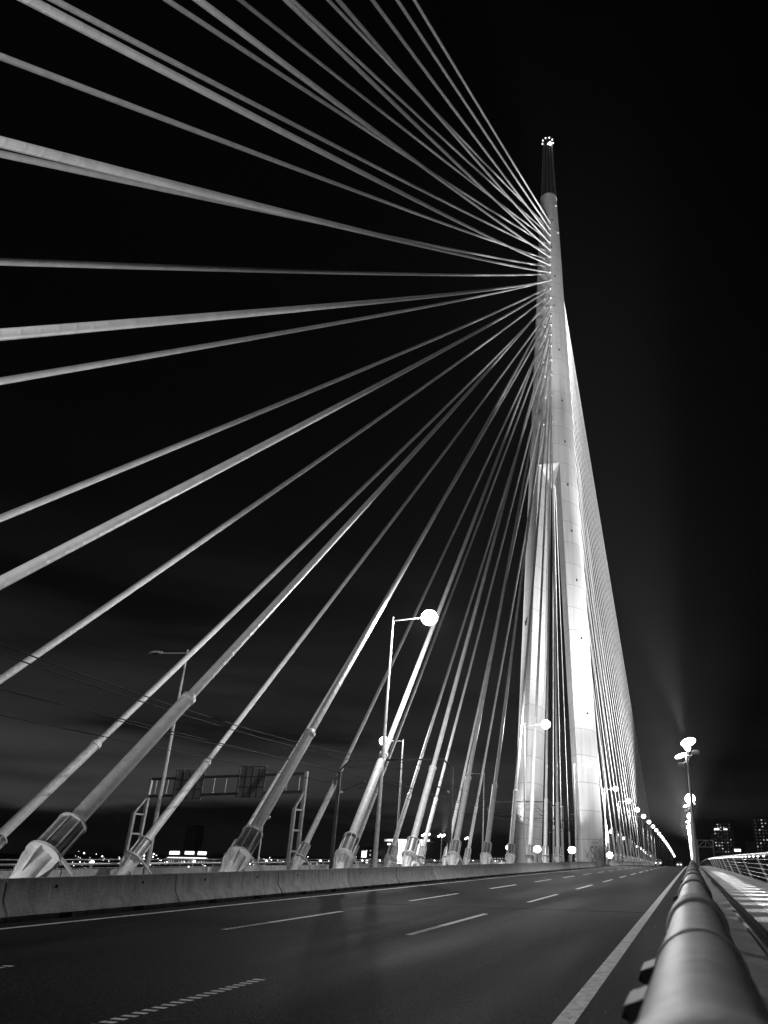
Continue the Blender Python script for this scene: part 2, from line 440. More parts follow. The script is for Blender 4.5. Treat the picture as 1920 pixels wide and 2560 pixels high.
# spire: dark tapering steel core, ribs and a crown of lamps
sp = MB().lathe([(1.6, 135.2), (1.55, 136), (1.05, 151.5), (.0, 151.6)], 24).build('spire', M['spire'], pyl)
MB().lathe([(1.74, 135.1), (1.80, 135.1), (1.80, 135.45), (1.62, 135.45)], 40).build('coping', M['steel'], pyl)
for k in range(12):
    a = 2 * PI * k / 12
    MB().tube([(1.66*math.cos(a), 1.66*math.sin(a), 135.3), (1.06*math.cos(a), 1.06*math.sin(a), 153.2)], .025, 6).build('rib', M['steel'], sp)
for k in range(9):
    a = 2 * PI * k / 9 + .3
    MB().ell((1.25*math.cos(a), 1.25*math.sin(a), 153.4), (.10, .10, .13), 8, 6).build('crown_lamp', M['led'], sp)
MB().ell((.55, -.75, 151.9), (.32, .32, .32), 12, 8).build('beacon', M['flood'], sp)
for z in (132, 124):
    for a in (-.5, -2.4): MB().box((R(z)*math.cos(a), R(z)*math.sin(a), z), (.5, .5, .12)).build('bracket', M['steel'], pyl)
# graffiti on the right leg, sprayed strokes just proud of the concrete
def on_leg(u, z):   # u metres along the arc, angle measured round the leg surface
    a = math.radians(-38) + u / 6.66; r = R(z) + .012
    return (r * math.cos(a), r * math.sin(a), z)
def stroke(b, pts, w):
    P = [Vector(on_leg(u, z)) for u, z in pts]
    for i in range(len(P) - 1):
        d = (P[i+1] - P[i]); nrm = Vector((P[i].x, P[i].y, 0)).normalized(); s = d.cross(nrm).normalized() * w / 2
        e = d.normalized() * w * .3
        b.add([P[i] - s - e, P[i] + s - e, P[i+1] + s + e, P[i+1] - s + e], [(0, 1, 2, 3)])
def arc(cx, cz, rx, rz, a0, a1, k=12): return [(cx + rx*math.cos(math.radians(a0 + (a1-a0)*i/k)), cz + rz*math.sin(math.radians(a0 + (a1-a0)*i/k))) for i in range(k+1)]
# ------------------------------------------------------------------ stay cables
rz = [126.2,124.3,122.3,120.1,118.1,116.1,113.9,111.9,109.7,107.5,105.1,102.8,100.5,98.2,95.8,93.1,89.7,86.3,81.5,75.9]
lz = [126.0,124.1,122.1,120.3,118.2,116.0,113.9,111.6,109.5,107.5,105.1,102.9,100.5,98.1,95.7,93.2,89.5,86.2,81.4,75.4]
yR = [-52.83,-47.05,-40.52,-34.29,-27.86,-21.48,-15.55,-9.17,-2.24,5.44,13.6,21.2,28.78,36.26,43.74,51.22,58.7,66.18,73.66,81.14]
yL = [-50.98,-44.85,-38.37,-32.19,-26.41,-20.73,-14.4,-7.82,-.94,6.39,14.22,21.1,28.78,36.26,43.74,51.22,58.7,66.18,73.66,81.14]
XR, XL = -13.81, -24.0

def cable_mesh(A, B, r, sag, n, nseg, t0):
    """A pylon end, B deck end; local origin at B"""
    A = Vector(A); B = Vector(B); Lh = (A - B).length
    pts = []
    for i in range(nseg + 1):
        t = t0 + (1 - t0) * i / nseg
        p = (A - B) * t; p.z -= sag * Lh * 4 * t * (1 - t); pts.append(p)
    b = MB(); b.tube(pts, r, n, True)
    me = b.mesh('cable', M['cable'])
    uvl = me.uv_layers.new(name='UVMap')
    acc = [0.0]
    for i in range(nseg): acc.append(acc[-1] + (pts[i+1] - pts[i]).length)
    N = (nseg + 1) * n
    uvs = np.zeros((len(me.loops), 2), np.float32)
    for poly in me.polygons:
        ks = [v % n for v in poly.vertices]; wrap = (0 in ks and n - 1 in ks and len(ks) == 4)
        for li, vi in zip(poly.loop_indices, poly.vertices):
            k = vi % n; i = vi // n
            v = k / n
            if wrap and k == 0: v = 1.0
            uvs[li] = (acc[i] / .62, v)
    uvl.data.foreach_set('uv', uvs.ravel())
    return me

# shared anchor meshes, built along +Z from the plinth
g_pipe = MB().tube([(0,0,1.42), (0,0,6.42)], .19, 24).mesh('guide_pipe', M['whitepaint'])
g_col = MB().lathe([(.15,6.40),(.215,6.40),(.215,6.56),(.19,6.60),(.15,6.66),(.13,6.66)], 24).mesh('collar', M['whitepaint'])
bb = MB().lathe([(.272,.64),(.285,.64),(.285,1.5),(.272,1.5)], 28, closed=True)
g_slv = bb.mesh('sleeve', M['sleeve'])
bb = MB()
bb.lathe([(.25,1.5),(.345,1.5),(.345,1.54),(.19,1.54),(.19,1.5)], 28, closed=True, smooth=False)
g_top = bb.mesh('cap_ring', M['whitepaint'])
bb = MB().lathe([(.2,.57),(.405,.57),(.405,.635),(.2,.635)], 32, closed=True, smooth=False)
g_flg = bb.mesh('flange', M['whitepaint'])
bb = MB()
for k in range(16):
    a = 2*PI*k/16; bb.lathe([(.022,.635),(.022,.67),(0.0,.67)], 6, (.36*math.cos(a), .36*math.sin(a), 0), False)
g_bolt = bb.mesh('bolt_ring', M['dark'])
g_base = MB().tube([(0,0,-.75), (0,0,.57)], .215, 24).mesh('base_pipe', M['whitepaint'])
fin_v = [(.216,-.014,-.02),(.245,-.014,-.02),(.375,-.014,.34),(.375,-.014,.565),(.216,-.014,.565)]
bb = MB()
g_fin = bb.add(fin_v + [(x, .014, z) for x, y, z in fin_v], [(0,1,2,3,4),(9,8,7,6,5)] + [(i,(i+1)%5,5+(i+1)%5,5+i) for i in range(5)]).mesh('fin', M['whitepaint'])
rib_v = [(.287,-.014,.66),(.335,-.014,.66),(.335,-.014,1.495),(.287,-.014,1.495)]
g_rib = MB().add(rib_v + [(x, .014, z) for x, y, z in rib_v], [(0,1,2,3),(7,6,5,4)] + [(i,(i+1)%4,4+(i+1)%4,4+i) for i in range(4)]).mesh('sleeve_rib', M['whitepaint'])
g_sock = MB().tube([(0,0,-1.3),(0,0,.5)], .23, 16).mesh('socket', M['whitepaint'])
g_slv_s = MB().lathe([(.0,.0),(.27,.0),(.27,.5),(.45,.5),(.45,.58),(.36,.58),(.36,1.4),(.2,1.42),(.2,6.3),(.13,6.35)], 12).mesh('anchor_sleeve', M['whitepaint'])

def attach(z, side, front):
    r = R(z); return Vector((XC + side*.55, YC + (-1 if front else 1) * math.sqrt(r*r - .3), z))

def stay(k, side, front, label, group, y, zt, detail):
    x = XR if side > 0 else XL
    B = Vector((x, y, deck(x, y) + (.72 if front else .6)))
    A = attach(zt, side, front)
    d = (A - B).normalized(); Lh = (A - B).length
    root = empty('stay_cable', B, 0, label, 'stay cable', group)
    rot = Vector((0, 0, 1)).rotation_difference(d).to_matrix()
    rad = .135 if front else (.088 if side > 0 else .06)
    near = front and k >= 4
    me = cable_mesh(A, B, rad, .004, 14 if near else 8, 40 if near else 16, (6.5 / Lh))
    inst('cable', me, root)
    # the sag lets the cable leave the pipe a little flatter than the chord
    sl = (A - B) * (6.5/Lh); sl.z -= .004 * Lh * 4 * (6.5/Lh) * (1 - 6.5/Lh)
    rot = Vector((0, 0, 1)).rotation_difference(sl.normalized()).to_matrix()
    if detail:
        inst('guide_pipe', g_pipe, root, rot=rot); inst('collar', g_col, root, rot=rot)
        inst('sleeve', g_slv, root, rot=rot); inst('cap_ring', g_top, root, rot=rot)
        fl = inst('flange', g_flg, root, rot=rot); inst('bolt_ring', g_bolt, fl)
        inst('base_pipe', g_base, root, rot=rot)
        for q in range(8):
            rq = rot @ Matrix.Rotation(2*PI*(q+.5)/8, 3, 'Z')
            inst('fin', g_fin, root, rot=rq) if q % 4 != 3 else None; inst('sleeve_rib', g_rib, root, rot=rq)
        if side > 0 and k <= 16 or k <= 15:
            # two props from the flange to the plinth
            c = sl.normalized() * .6
            hz = deck(x, y) + .3 - B.z
            for sx in (-1, 1):
                MB().bar(c + Vector((sx*.35, .12, -.05)), Vector((sx*.62, c.y + .95, hz)), .11, .05).build('prop', M['whitepaint'], root)
        pb = MB().box((0, -.18, hz if False else deck(x, y) + .35 - B.z), (1.0, 1.2, .06)).build('base_plate', M['steel'], root)
    else:
        inst('anchor_sleeve', g_slv_s, root, rot=rot)
    # tube socket where it enters the pylon
    inst('socket', g_sock, root, loc=A - B, rot=Vector((0, 0, 1)).rotation_difference(d).to_matrix())
    return root

for k in range(1, 21):
    if k <= 10: lb = f'thick grey stay cable leaving the frame at left, nearer row, {ordn(k)} from the pylon top'
    else: lb = f'stay cable of the nearer row, its flanged anchor {ordn(k-10)} from left behind the barrier'
    stay(k, 1, True, lb, 'front stay cables of the nearer row', yR[k-1], rz[k-1], k >= 8)
    if k <= 11: lb = f'thin grey stay cable leaving the frame at left, farther row, {ordn(k)} from the pylon top'
    else: lb = f'thin stay cable of the farther row, its anchor {ordn(k-11)} from left across the tracks'
    stay(k, -1, True, lb, 'front stay cables of the farther row', yL[k-1], lz[k-1], k >= 11)
for k in range(1, 21):
    y = 322 - 9.8 * (k - 1)
    stay(k, 1, False, f'bright floodlit stay cable behind the pylon, nearer row, {ordn(k)} inward from the outermost', 'back stay cables of the nearer row', y, rz[k-1], False)
    stay(k, -1, False, f'floodlit stay cable behind the pylon, farther row, {ordn(k)} inward from the outermost', 'back stay cables of the farther row', y, lz[k-1], False)

# graffiti strokes (child of the pylon)
bg = MB(); W = .11
def G(pts, w=W): stroke(bg, pts, w)
G(arc(.45, 2.55, .34, .38, 20, 270)); G(arc(.45, 1.75, .4, .42, 90, -160)); G([(.1, 1.2), (.55, 1.05)])
G(arc(1.35, 2.1, .42, .85, 0, 360, 16)); G(arc(1.35, 2.1, .18, .45, 0, 360, 10), .07)
G([(2.0, 1.2), (2.1, 2.9), (2.75, 1.3), (2.85, 2.95)]); G([(2.2, 1.15), (2.3, 2.3)], .07)
G([(-.25, 1.1), (.0, 3.0), (.9, 3.1), (1.9, 3.05), (3.05, 3.1), (3.2, 1.2)], .06)
G([(-.9, 2.6), (-.75, 1.5), (-.45, 2.3), (-.6, 1.2)], .07)
for i, u in enumerate((.5, .85, 1.2, 1.55, 1.9)): G(arc(u, 3.55, .12, .18, 0, 330, 8), .05)
G([(2.2, 3.4), (2.35, 4.0), (2.5, 3.4)], .05); G([(2.7, 3.4), (2.75, 4.1)], .05); G([(2.95, 3.5), (3.2, 4.2), (3.2, 3.5)], .05)
G([(2.6, 3.2), (3.3, 3.0), (3.2, 2.2), (3.45, 1.5)], .06)
bg.build('graffiti', M['graf'], pyl)

# ------------------------------------------------------------------ concrete barrier blocks
XB = -12.76
prof = [(-.30,.10),(-.28,.15),(-.12,.37),(-.09,.75),(.09,.75),(.12,.37),(.28,.15),(.30,.10)]
bb = MB(); bb.prism_y(prof, .02, 4.93)
foot = [(-.28,.0),(-.28,.0985),(.28,.0985),(.28,.0)]
for y0, y1 in ((.03, 1.25), (1.58, 3.4), (3.73, 4.93)): bb.prism_y(foot, y0, y1)
g_bar = bb.mesh('barrier_block', M['barrier'])
g_hole = MB().tube([(.08,0,0),(.1075,0,0)], .035, 10).mesh('lifting_hole', M['hollow'])
g_slot = MB().box((0, 0, .06), (.58, .3, .11)).mesh('fork_slot', M['hollow'])
nb = 0
def block(x, y, label, group, det):
    o = bpy.data.objects.new('barrier_block', g_bar); link(o)
    o.location = (x, y, deck(x, y + 2.5)); o.rotation_euler = (math.atan((deck(x, y+4.96) - deck(x, y)) / 4.96), 0, 0)
    o.rotation_euler.z = rnd.uniform(-.003, .003)
    tag(o, label, 'barrier', group)
    o.location.z = deck(x, y)
    if det:
        for yy in (1.2, 3.75): inst('lifting_hole', g_hole, o, (.0, yy, .58))
y = 7.17; i = 0
while y < 240:
    if not (106.0 < y + 2.5 < 120.5):
        i += 1
        block(XB, y, f'concrete barrier block along the near carriageway, {ordn(i)} counting from the left frame edge', 'barrier blocks beside the near carriageway', y < 60)
    y += 4.97
y = 12.0; i = 0
while y < 130:
    if not (106.0 < y + 2.5 < 120.5):
        i += 1
        block(-25.55, y, f'concrete barrier block on the far side of the tracks, {ordn(i)} from the left', 'barrier blocks beyond the tracks', False)
    y += 4.97

# ------------------------------------------------------------------ street lamps
g_pole = MB().lathe([(.16,0),(.16,.35),(.115,.5),(.05,12.1),(.045,12.55),(0,12.55)], 14).mesh('pole', M['pole'])
g_plate = MB().box((0,0,.02),(.45,.45,.04)).mesh('base_plate', M['steel'])
def arm_mesh(L): return MB().tube([(0,0,12.35),(L*.5,0,12.40),(L,0,12.44)], .035, 8).mesh('arm', M['pole'])
g_arm = arm_mesh(1.75)
hv = []
def head_mesh(m):
    b = MB(); prof = [(-.10,.07,.05),(.10,.13,.09),(.40,.17,.10),(.65,.13,.07),(.78,.05,.03)]
    vs = []
    for x, w, h in prof: vs += [(x,-w,-.02),(x,w,-.02),(x,w*.7,h),(x,-w*.7,h)]
    fs = [(0,1,2,3),(16,19,18,17)]
    for i in range(4):
        for k in range(4): fs.append((4*i+k, 4*i+(k+1)%4, 4*i+4+(k+1)%4, 4*i+4+k))
    return b.add(vs, fs, True).mesh('lamp_head', m)
g_head = head_mesh(M['pole'])
g_bowl = MB().ell((.32,0,-.06),(.42,.42,.40),16,12).mesh('glare_bowl', M['bulb'])  # oversized bowl: the bloom round the lit lamp is put into its shape
g_bowlf = MB().ell((.32,0,-.02),(.46,.46,.42),12,8).mesh('glare_bowl', M['bulbfar'])
g_lens = MB().ell((.34,0,-.02),(.26,.12,.06),10,6).mesh('lamp_lens', M['glass'])
def lamp(x, y, side, lit, label, group, far=False, power=8000, light=True, h=12.4):
    z = deck(x, y)
    t = empty('street_lamp', (x, y, z), 0 if side > 0 else PI, label, 'street lamp', group)
    s = Matrix.Diagonal((1, 1, h / 12.4))
    inst('pole', g_pole, t).scale = (1, 1, h / 12.4); inst('base_plate', g_plate, t, (0, 0, .32))
    a = inst('arm', g_arm, t); a.location.z = h - 12.4
    hd = inst('lamp_head', g_head, t, (1.65, 0, h + .06))
    if lit:
        lb_ = inst('glare_bowl', g_bowlf if far else g_bowl, hd)
        if y > 150: lb_.scale = (1.3, 1.3, 1.3); lb_.location.x = -.1
        if light:
            hx = x + side * 1.97
            if y < 190: point('lamp_light', (hx, y, z + h - .12), power, .15, hd)
            else: spot('lamp_light', (hx, y, z + h - .62), (hx + side*.8, y, z), power * .6, 155, .7, .18, hd)
    else: inst('lamp_lens', g_lens, hd)
    return t
near_y = [32.6, 64.8, 95.3, 131, 158.5, 185.4, 211, 238, 263, 287, 311, 335, 358, 382, 405, 428, 450, 475, 500, 530, 560]
for i, y in enumerate(near_y):
    lamp(-13.95, y, 1, True, f'lit street lamp arching over the near carriageway, {ordn(i+1)} from the left of its row', 'street lamps along the cable row', far=y > 100, light=y < 320)
far_y = [32, 64, 93, 129, 156, 183, 210, 237, 273, 300, 326, 409, 435, 460, 484, 511, 535]
for i, y in enumerate(far_y):
    lit = (i == 1 or y > 260)
    lb = f'lit street lamp facing the far carriageway, {ordn(i+1)} from the left of its row' if lit else f'unlit street lamp with arm to the left over the far carriageway, {ordn(i+1)} of its row'
    lamp(-25.42, y, -1, lit, lb, 'street lamps of the far carriageway', far=y > 100, light=y < 320, h=11.4)
# one more lamp of the row stands behind the camera, outside the frame
lamp(-13.95, 0.5, 1, True, 'lit street lamp of the cable row, outside the left frame edge', 'street lamps along the cable row', power=1700)

# ------------------------------------------------------------------ right-hand masts
g_mpole = MB().lathe([(.085,0),(.085,.3),(.075,.5),(.055,5.95),(0,5.97)], 14).mesh('pole', M['pole'])
g_mtop = MB().ell((0,0,0),(.33,.22,.17),14,8).ell((-.12,0,-.16),(.14,.12,.22),12,8).mesh('lamp_glow_glass', M['bulb'])
g_mtop2 = MB().ell((0,0,0),(.42,.38,.40),14,10).mesh('lamp_glow_glass', M['bulb'])  # swollen beyond a real lamp head, its glowing shape stands in for bloom
g_mhead = MB().ell((0,0,0),(.26,.14,.09),12,8).mesh('lamp_glow_glass', M['bulb'])
g_mdark = MB().box((0,0,0),(.34,.2,.12)).box((.0,0,.08),(.24,.14,.05)).mesh('floodlight', M['whitepaint'])
g_mtop_f = MB().ell((0,0,0),(.6,.5,.66),12,8).mesh('lamp_glow_glass', M['bulbfar'])  # enlarged further, so the blooms of the far masts merge
mast_y = [33, 66, 94, 122, 150, 180, 212, 245, 280, 320, 360, 400, 445, 490]
for i, y in enumerate(mast_y):
    x = .175
    t = empty('light_mast', (x, y, dz(y) + .0), 0, f'slim light mast with bright heads on the guard rail line, {ordn(i+1)} from the camera', 'light mast', 'light masts along the guard rail')
    inst('pole', g_mpole, t)
    if i < 3:
        inst('lamp_glow_glass', g_mtop if i == 0 else g_mtop2, t, (.07, 0, 6.0), Matrix.Rotation(-.3, 3, 'Y')); inst('lamp_glow_glass', g_mhead, t, (-.3, 0, 5.42), Matrix.Rotation(-.35, 3, 'Y'))
        fl = inst('floodlight', g_mdark, t, (-.30, 0, 5.02)); inst('floodlight', g_mdark, t, (.34, 0, 5.55))
        MB().tube([(0,0,5.3),(-.22,0,5.42)], .03, 6).tube([(0,0,5.3),(.24,0,5.5)], .03, 6).tube([(0,0,5.25),(-.2,0,5.1)], .03, 6).tube([(0, -.07, 5.0), (.0, -.12, 5.2), (.1, -.1, 5.35)], .02, 6).build('bracket', M['steel'], t)
        MB().lathe([(.09,5.1),(.11,5.12),(.11,5.4),(.08,5.42)], 12).build('clamp', M['steel'], t)
        point('mast_light', (x + .07, y, dz(y) + 6.0), 230, .1, t)
    else:
        inst('lamp_glow_glass', g_mtop_f, t, (0, 0, 5.9))
        if y < 260: point('mast_light', (x, y, dz(y) + 5.9), 500, .2, t)

# the masts carry floodlights trained on the pylon and on the cable fans
def beam(x, y, h, target, power, size, blend=.6):
    spot('mast_beam', (x, y, deck(x, y) + h), target, power, size, blend, .2)
beam(.1, 33, 6.35, (XC + .5, YC, 121), 430000, 25)
beam(.1, 94, 6.35, (XC + 4, YC, 40), 40000, 110, 1.0)
beam(-.1, 122, 6.75, (XC + 3, YC + 1, 24), 30000, 130, 1.0)
beam(-.1, 122, 6.75, (XC + 2, YC, 80), 330000, 50, 1.0)
beam(.1, 94, 6.35, (XC + 4, YC - 1, 46), 200000, 62, 1.0)
beam(.1, 66, 6.35, (XC + 1.5, YC, 84), 150000, 24, 1.0)
beam(-.1, 122, 6.75, (XC + 1, YC, 112), 600000, 28)
beam(-38.8, 117.5, 4.9, (XC - 2, YC, 84), 450000, 50, 1.0)
for y_ in (150, 180, 212): beam(-.1, y_, 6.75, (-15, y_ - 8, 36), 120000, 120)
# two masts of the row stand behind the camera
for i_, (y_, p_) in enumerate(((-5, 15000), (-36, 48000))):
    t = empty('light_mast', (.3, y_, dz(y_)), 0, ('slim light mast just behind the camera, outside the frame', 'slim light mast farther behind, outside the frame')[i_], 'light mast', 'light masts along the guard rail')
    inst('pole', g_mpole, t); inst('lamp_glow_glass', g_mtop, t, (.1, 0, 6.05))
    beam(-.1, y_, 6.2, (-13, y_ + 12, 22) if i_ == 0 else (-16, 20, 75), p_, 110 if i_ == 0 else 70)

# ------------------------------------------------------------------ floodlights on the deck, aimed up at the pylon and the cables
def flood(x, y, h, target, power, size, label, big=.5):
    z = deck(x, y)
    t = empty('floodlight', (x, y, z), 0, label, 'floodlight', 'floodlights round the pylon foot')
    MB().tube([(0,0,0),(0,0,h-.3)], .05, 8).build('post', M['dark'], t)
    d = (Vector(target) - Vector((x, y, z + h))).normalized()
    q = d.to_track_quat('-Z', 'Y').to_matrix()
    hd = MB().box((0,0,.16), (.62,.5,.22)).build('housing', M['dark'], t); hd.matrix_local = Matrix.Translation((0,0,h)) @ q.to_4x4()
    gl = MB().ell((0,0,0), (big, big, big*.85), 14, 10).build('lens', M['flood'], t); gl.location = (0, 0, h)
    spot('flood_beam', Vector((x, y, z + h)) + d * .45, target, power, size, .45, .25, t)
flood(-24.4, 103.5, 2.6, (XC - 4, YC - 3, 40), 14000, 100, 'glaring floodlight on a low post at the left leg of the pylon')
flood(-20.5, 103.5, 2.35, (XC, YC - 3, 92), 16000, 40, 'glaring floodlight on a low post between the pylon legs')
flood(-15.7, 103.5, 2.2, (XC + 3, YC - 3, 40), 7000, 100, 'glaring floodlight on a low post before the right leg of the pylon')
flood(-12.9, 125.5, 1.7, (-15.5, 150, 60), 60000, 120, 'glaring floodlight behind the pylon, among the feet of the fan of cables')
flood(-17.6, 104.5, 2.3, (XC, YC, 115), 2000, 30, 'small floodlight between the masts in the middle of the tracks', .12)
# up-lighters on the plinth (behind the barrier)
def uplight(x, y, target, power, size, label):
    z = deck(x, y) + .34
    t = empty('uplighter', (x, y, z), 0, label, 'uplighter', 'uplighters on the cable plinth')
    MB().box((0,0,.06),(.3,.3,.1)).build('housing', M['dark'], t)
    MB().ell((0,0,.12),(.12,.12,.05),12,6).build('lens', M['led'], t)
    spot('up_beam', (x, y, z + .22), target, power, size, .6, .12, t)
for i_, y_ in enumerate(yR[10:17]):
    uplight(-13.32, y_ - 1.35, (-13.8, y_ + .35, deck(XR, y_) + 1.0), 45, 95, f'small uplighter at the foot of the {ordn(i_+1)} anchor from the left')
uplight(-13.3, 8.6, (-14, 24, 3.0), 500, 100, 'small uplighter on the plinth at the left frame edge')

# ------------------------------------------------------------------ guard rail by the camera
gr = empty('guard_rail', (0, 0, 0), 0, 'big painted pipe guard rail running from the camera along the road edge', 'guard rail')
PZ = 1.10; PR = .085
ysr = [-4 + .5*i for i in range(9)] + [1 + i for i in range(40)] + [45 + 5*i for i in range(60)]
MB().tube([(0, y, PZ + dz(y)) for y in ysr], PR, 40).build('rail_pipe', M['rail'], gr)
MB().tube([(.02, y, .55 + dz(y)) for y in ysr], .045, 14).build('lower_rail', M['bracket'], gr)
sleeve_v = MB().lathe([(PR-.004,-.17),(PR+.008,-.17),(PR+.012,-.16),(PR+.012,-.03),(PR+.004,-.012),(PR-.003,-.012),(PR-.003,.012),(PR+.004,.012),(PR+.012,.03),(PR+.012,.16),(PR+.008,.17),(PR-.004,.17)], 36).mesh('rail_sleeve', M['rail'])
post_b = MB()
# I-shaped post, leaning plate and saddle
pv = [(.03,.0),(.20,.0),(.24,.30),(.19,.80),(.12,1.0),(.075,1.04),(.03,.99)]
for yy in (-.045, .045):
    post_b.add([(x, yy-.006, z) for x, z in pv] + [(x, yy+.006, z) for x, z in pv], [tuple(range(7)), tuple(range(13, 6, -1))] + [(i,(i+1)%7,7+(i+1)%7,7+i) for i in range(7)])
post_b.box((.115, 0, .5), (.012, .085, .96)); post_b.box((.13, 0, .012), (.26, .26, .024))
g_post = post_b.mesh('post', M['bracket'])
g_sad = MB().box((-.098, 0, PZ - .03), (.034, .14, .06), Matrix.Rotation(-.35, 3, 'Y')).box((-.084, 0, PZ - .062), (.036, .19, .036), Matrix.Rotation(-.7, 3, 'Y')).tube([(-.108, -.03, PZ - .028), (-.128, -.03, PZ - .02)], .013, 6).tube([(-.108, .035, PZ - .028), (-.128, .035, PZ - .02)], .013, 6).mesh('clamp_block', M['clamp'])
g_strap = MB().lathe([(PR-.002,-.03),(PR+.004,-.03),(PR+.004,.03),(PR-.002,.03)], 36).mesh('strap', M['rail'])
g_plate2 = MB().add([(.095,-.11,PZ-.02),(.15,-.11,.86),(.155,.11,.86),(.095,.11,PZ-.02),(.10,-.11,PZ-.02),(.16,-.11,.86),(.165,.11,.86),(.10,.11,PZ-.02)], [(0,1,2,3),(7,6,5,4),(0,4,5,1),(1,5,6,2),(2,6,7,3),(3,7,4,0)]).mesh('side_plate', M['steel'])
for i in range(46):
    y = .60 + 2.13 * i; z = dz(y)
    s = inst('rail_sleeve', sleeve_v, gr, (0, y, PZ + z), Matrix.Rotation(-PI/2, 3, 'X'))
    if i > 27: continue
    y = 1.6 + 3.5 * i; z = dz(y)
    inst('post', g_post, gr, (0, y, z)); inst('clamp_block', g_sad, gr, (0, y - .2, z)); inst('clamp_block', g_sad, gr, (0, y + .2, z))
    inst('strap', g_strap, gr, (0, y, PZ + z), Matrix.Rotation(-PI/2, 3, 'X'))
    if i < 20: inst('side_plate', g_plate2, gr, (0, y - .3, z))

# ------------------------------------------------------------------ pedestrian railing on the right
pr_ = empty('railing', (3.3, 0, 0), 0, 'inward-leaning pedestrian railing with thick handrail and lights, right of the walkway', 'railing')
XT, XB2, HT = -.28, .24, 1.50   # local x of top and bottom
yr = [-6 + 3*i for i in range(12)] + [32 + 4*i for i in range(70)]
hand = MB().tube([(XT, y, HT + dz(y)) for y in yr], .07, 14).build('handrail', M['whitepaint'], pr_)
MB().prism_y([(XB2-.08,.12),(XB2+.1,.12),(XB2+.1,.2),(XB2-.08,.2)], -6, 40, dz).build('toe_rail', M['steel'], pr_)
bb = MB()
for y0, y1 in zip(range(40, 300, 10), range(50, 310, 10)): bb.prism_y([(XB2-.08,.12),(XB2+.1,.12),(XB2+.1,.2),(XB2-.08,.2)], y0, y1, dz)
bb.build('toe_rail', M['steel'], pr_)
for j in range(5):
    f_ = (j + 1) / 6
    MB().tube([(XB2 + (XT-XB2)*f_, y, .2 + (HT-.2)*f_ + dz(y)) for y in yr], .012, 6).build('cable_wire', M['steel'], pr_)
g_major = MB().add([(XB2+.02,-.03,.12),(XB2+.13,-.03,.12),(XT+.10,-.03,HT),(XT+.0,-.03,HT),(XB2+.02,.03,.12),(XB2+.13,.03,.12),(XT+.10,.03,HT),(XT+.0,.03,HT)], [(0,1,2,3),(7,6,5,4),(0,4,5,1),(1,5,6,2),(2,6,7,3),(3,7,4,0)]).mesh('post', M['whitepaint'])
g_minor = MB().add([(XB2,-.012,.12),(XB2+.06,-.012,.12),(XT+.05,-.012,HT),(XT-.01,-.012,HT),(XB2,.012,.12),(XB2+.06,.012,.12),(XT+.05,.012,HT),(XT-.01,.012,HT)], [(0,1,2,3),(7,6,5,4),(0,4,5,1),(1,5,6,2),(2,6,7,3),(3,7,4,0)]).mesh('baluster', M['dark'])
g_led = MB().ell((0,0,0),(.05,.05,.03),8,6).mesh('rail_light', M['led'])
for i in range(46):
    y = 17.3 + 2.87 * i
    if i % 4 == 0: inst('post', g_major, pr_, (0, y, dz(y)))
    else: inst('baluster', g_minor, pr_, (0, y, dz(y)))
    l_ = inst('rail_light', g_led, hand, (XT - .03, y + .4, HT - .085 + dz(y)))
    if y < 80:
        spot('rail_beam', (3.3 + XT - .05, y + .4, HT - .13 + dz(y)), (2.0, y + .4, .1), 300, 56, .5, .02, l_)

# far-side railing with its row of small lights
fr = empty('railing', (-43.0, 0, deck(-43, 60)), 0, 'far pedestrian railing beyond the other carriageway, with a row of small lights', 'railing')
MB().tube([(0, y, 1.25 + dz(y) - dz(60)) for y in range(20, 420, 10)], .05, 8).build('handrail', M['bracket'], fr)
for j in range(3): MB().tube([(0, y, .4 + .28*j + dz(y) - dz(60)) for y in range(20, 420, 10)], .02, 6).build('cable_wire', M['steel'], fr)
g_fp = MB().box((0,0,.65),(.06,.06,1.2)).mesh('post', M['steel'])
g_fl = MB().ell((0,0,0),(.10,.16,.15),8,6).mesh('rail_light', M['bulbfar'])
for i in range(60):
    y = 30 + 3*i
    inst('post', g_fp, fr, (0, y, dz(y) - dz(60)))
    if i % 2 == 0: inst('rail_light', g_fl, fr, (.12, y, 1.05 + dz(y) - dz(60)))
fg = empty('guard_rail', (-38.4, 0, deck(-38.4, 60)), 0, 'pale guard rail along the outer edge of the far carriageway', 'guard rail')
MB().tube([(0, y, .95 + dz(y) - dz(60)) for y in range(20, 420, 10)], .08, 8).build('rail_pipe', M['steel'], fg)
for i in range(50): inst('post', g_fp, fg, (0, 28 + 3*i, dz(28+3*i) - dz(60) - .3))

# ------------------------------------------------------------------ sign gantry over the far carriageway (seen from behind)
ga = empty('sign_gantry', (-31.7, 46, deck(-31.7, 46)), 0, 'steel lattice sign gantry over the far carriageway with two panels seen from behind', 'sign gantry')
gz = lambda x: deck(x, 46) - deck(-31.7, 46)
for sx in (-6.3, 6.2):
    z0 = gz(-31.7 + sx)
    for dy in (-.55, .55):
        hgt = 6.75 if dy > 0 else 4.3
        MB().bar((sx, dy, z0), (sx, dy, z0 + hgt), .2).build('post', M['steel'], ga)
    MB().bar((sx, -.55, z0 + 4.25), (sx, .55, z0 + 5.5), .13).build('brace', M['steel'], ga)
    for zz in (1.6, 2.9, 4.2): MB().bar((sx, -.55, z0 + zz), (sx, .55, z0 + zz), .12).build('rung', M['steel'], ga)
for zz in (5.45, 6.65):
    MB().bar((-6.3, .55, zz - .15), (6.2, .55, zz + .12), .17).build('beam', M['dark'], ga)
for i in range(13):
    x = -5.8 + .96*i; MB().bar((x, .55, 5.5), (x, .55, 6.6), .06).build('strut', M['steel'], ga)
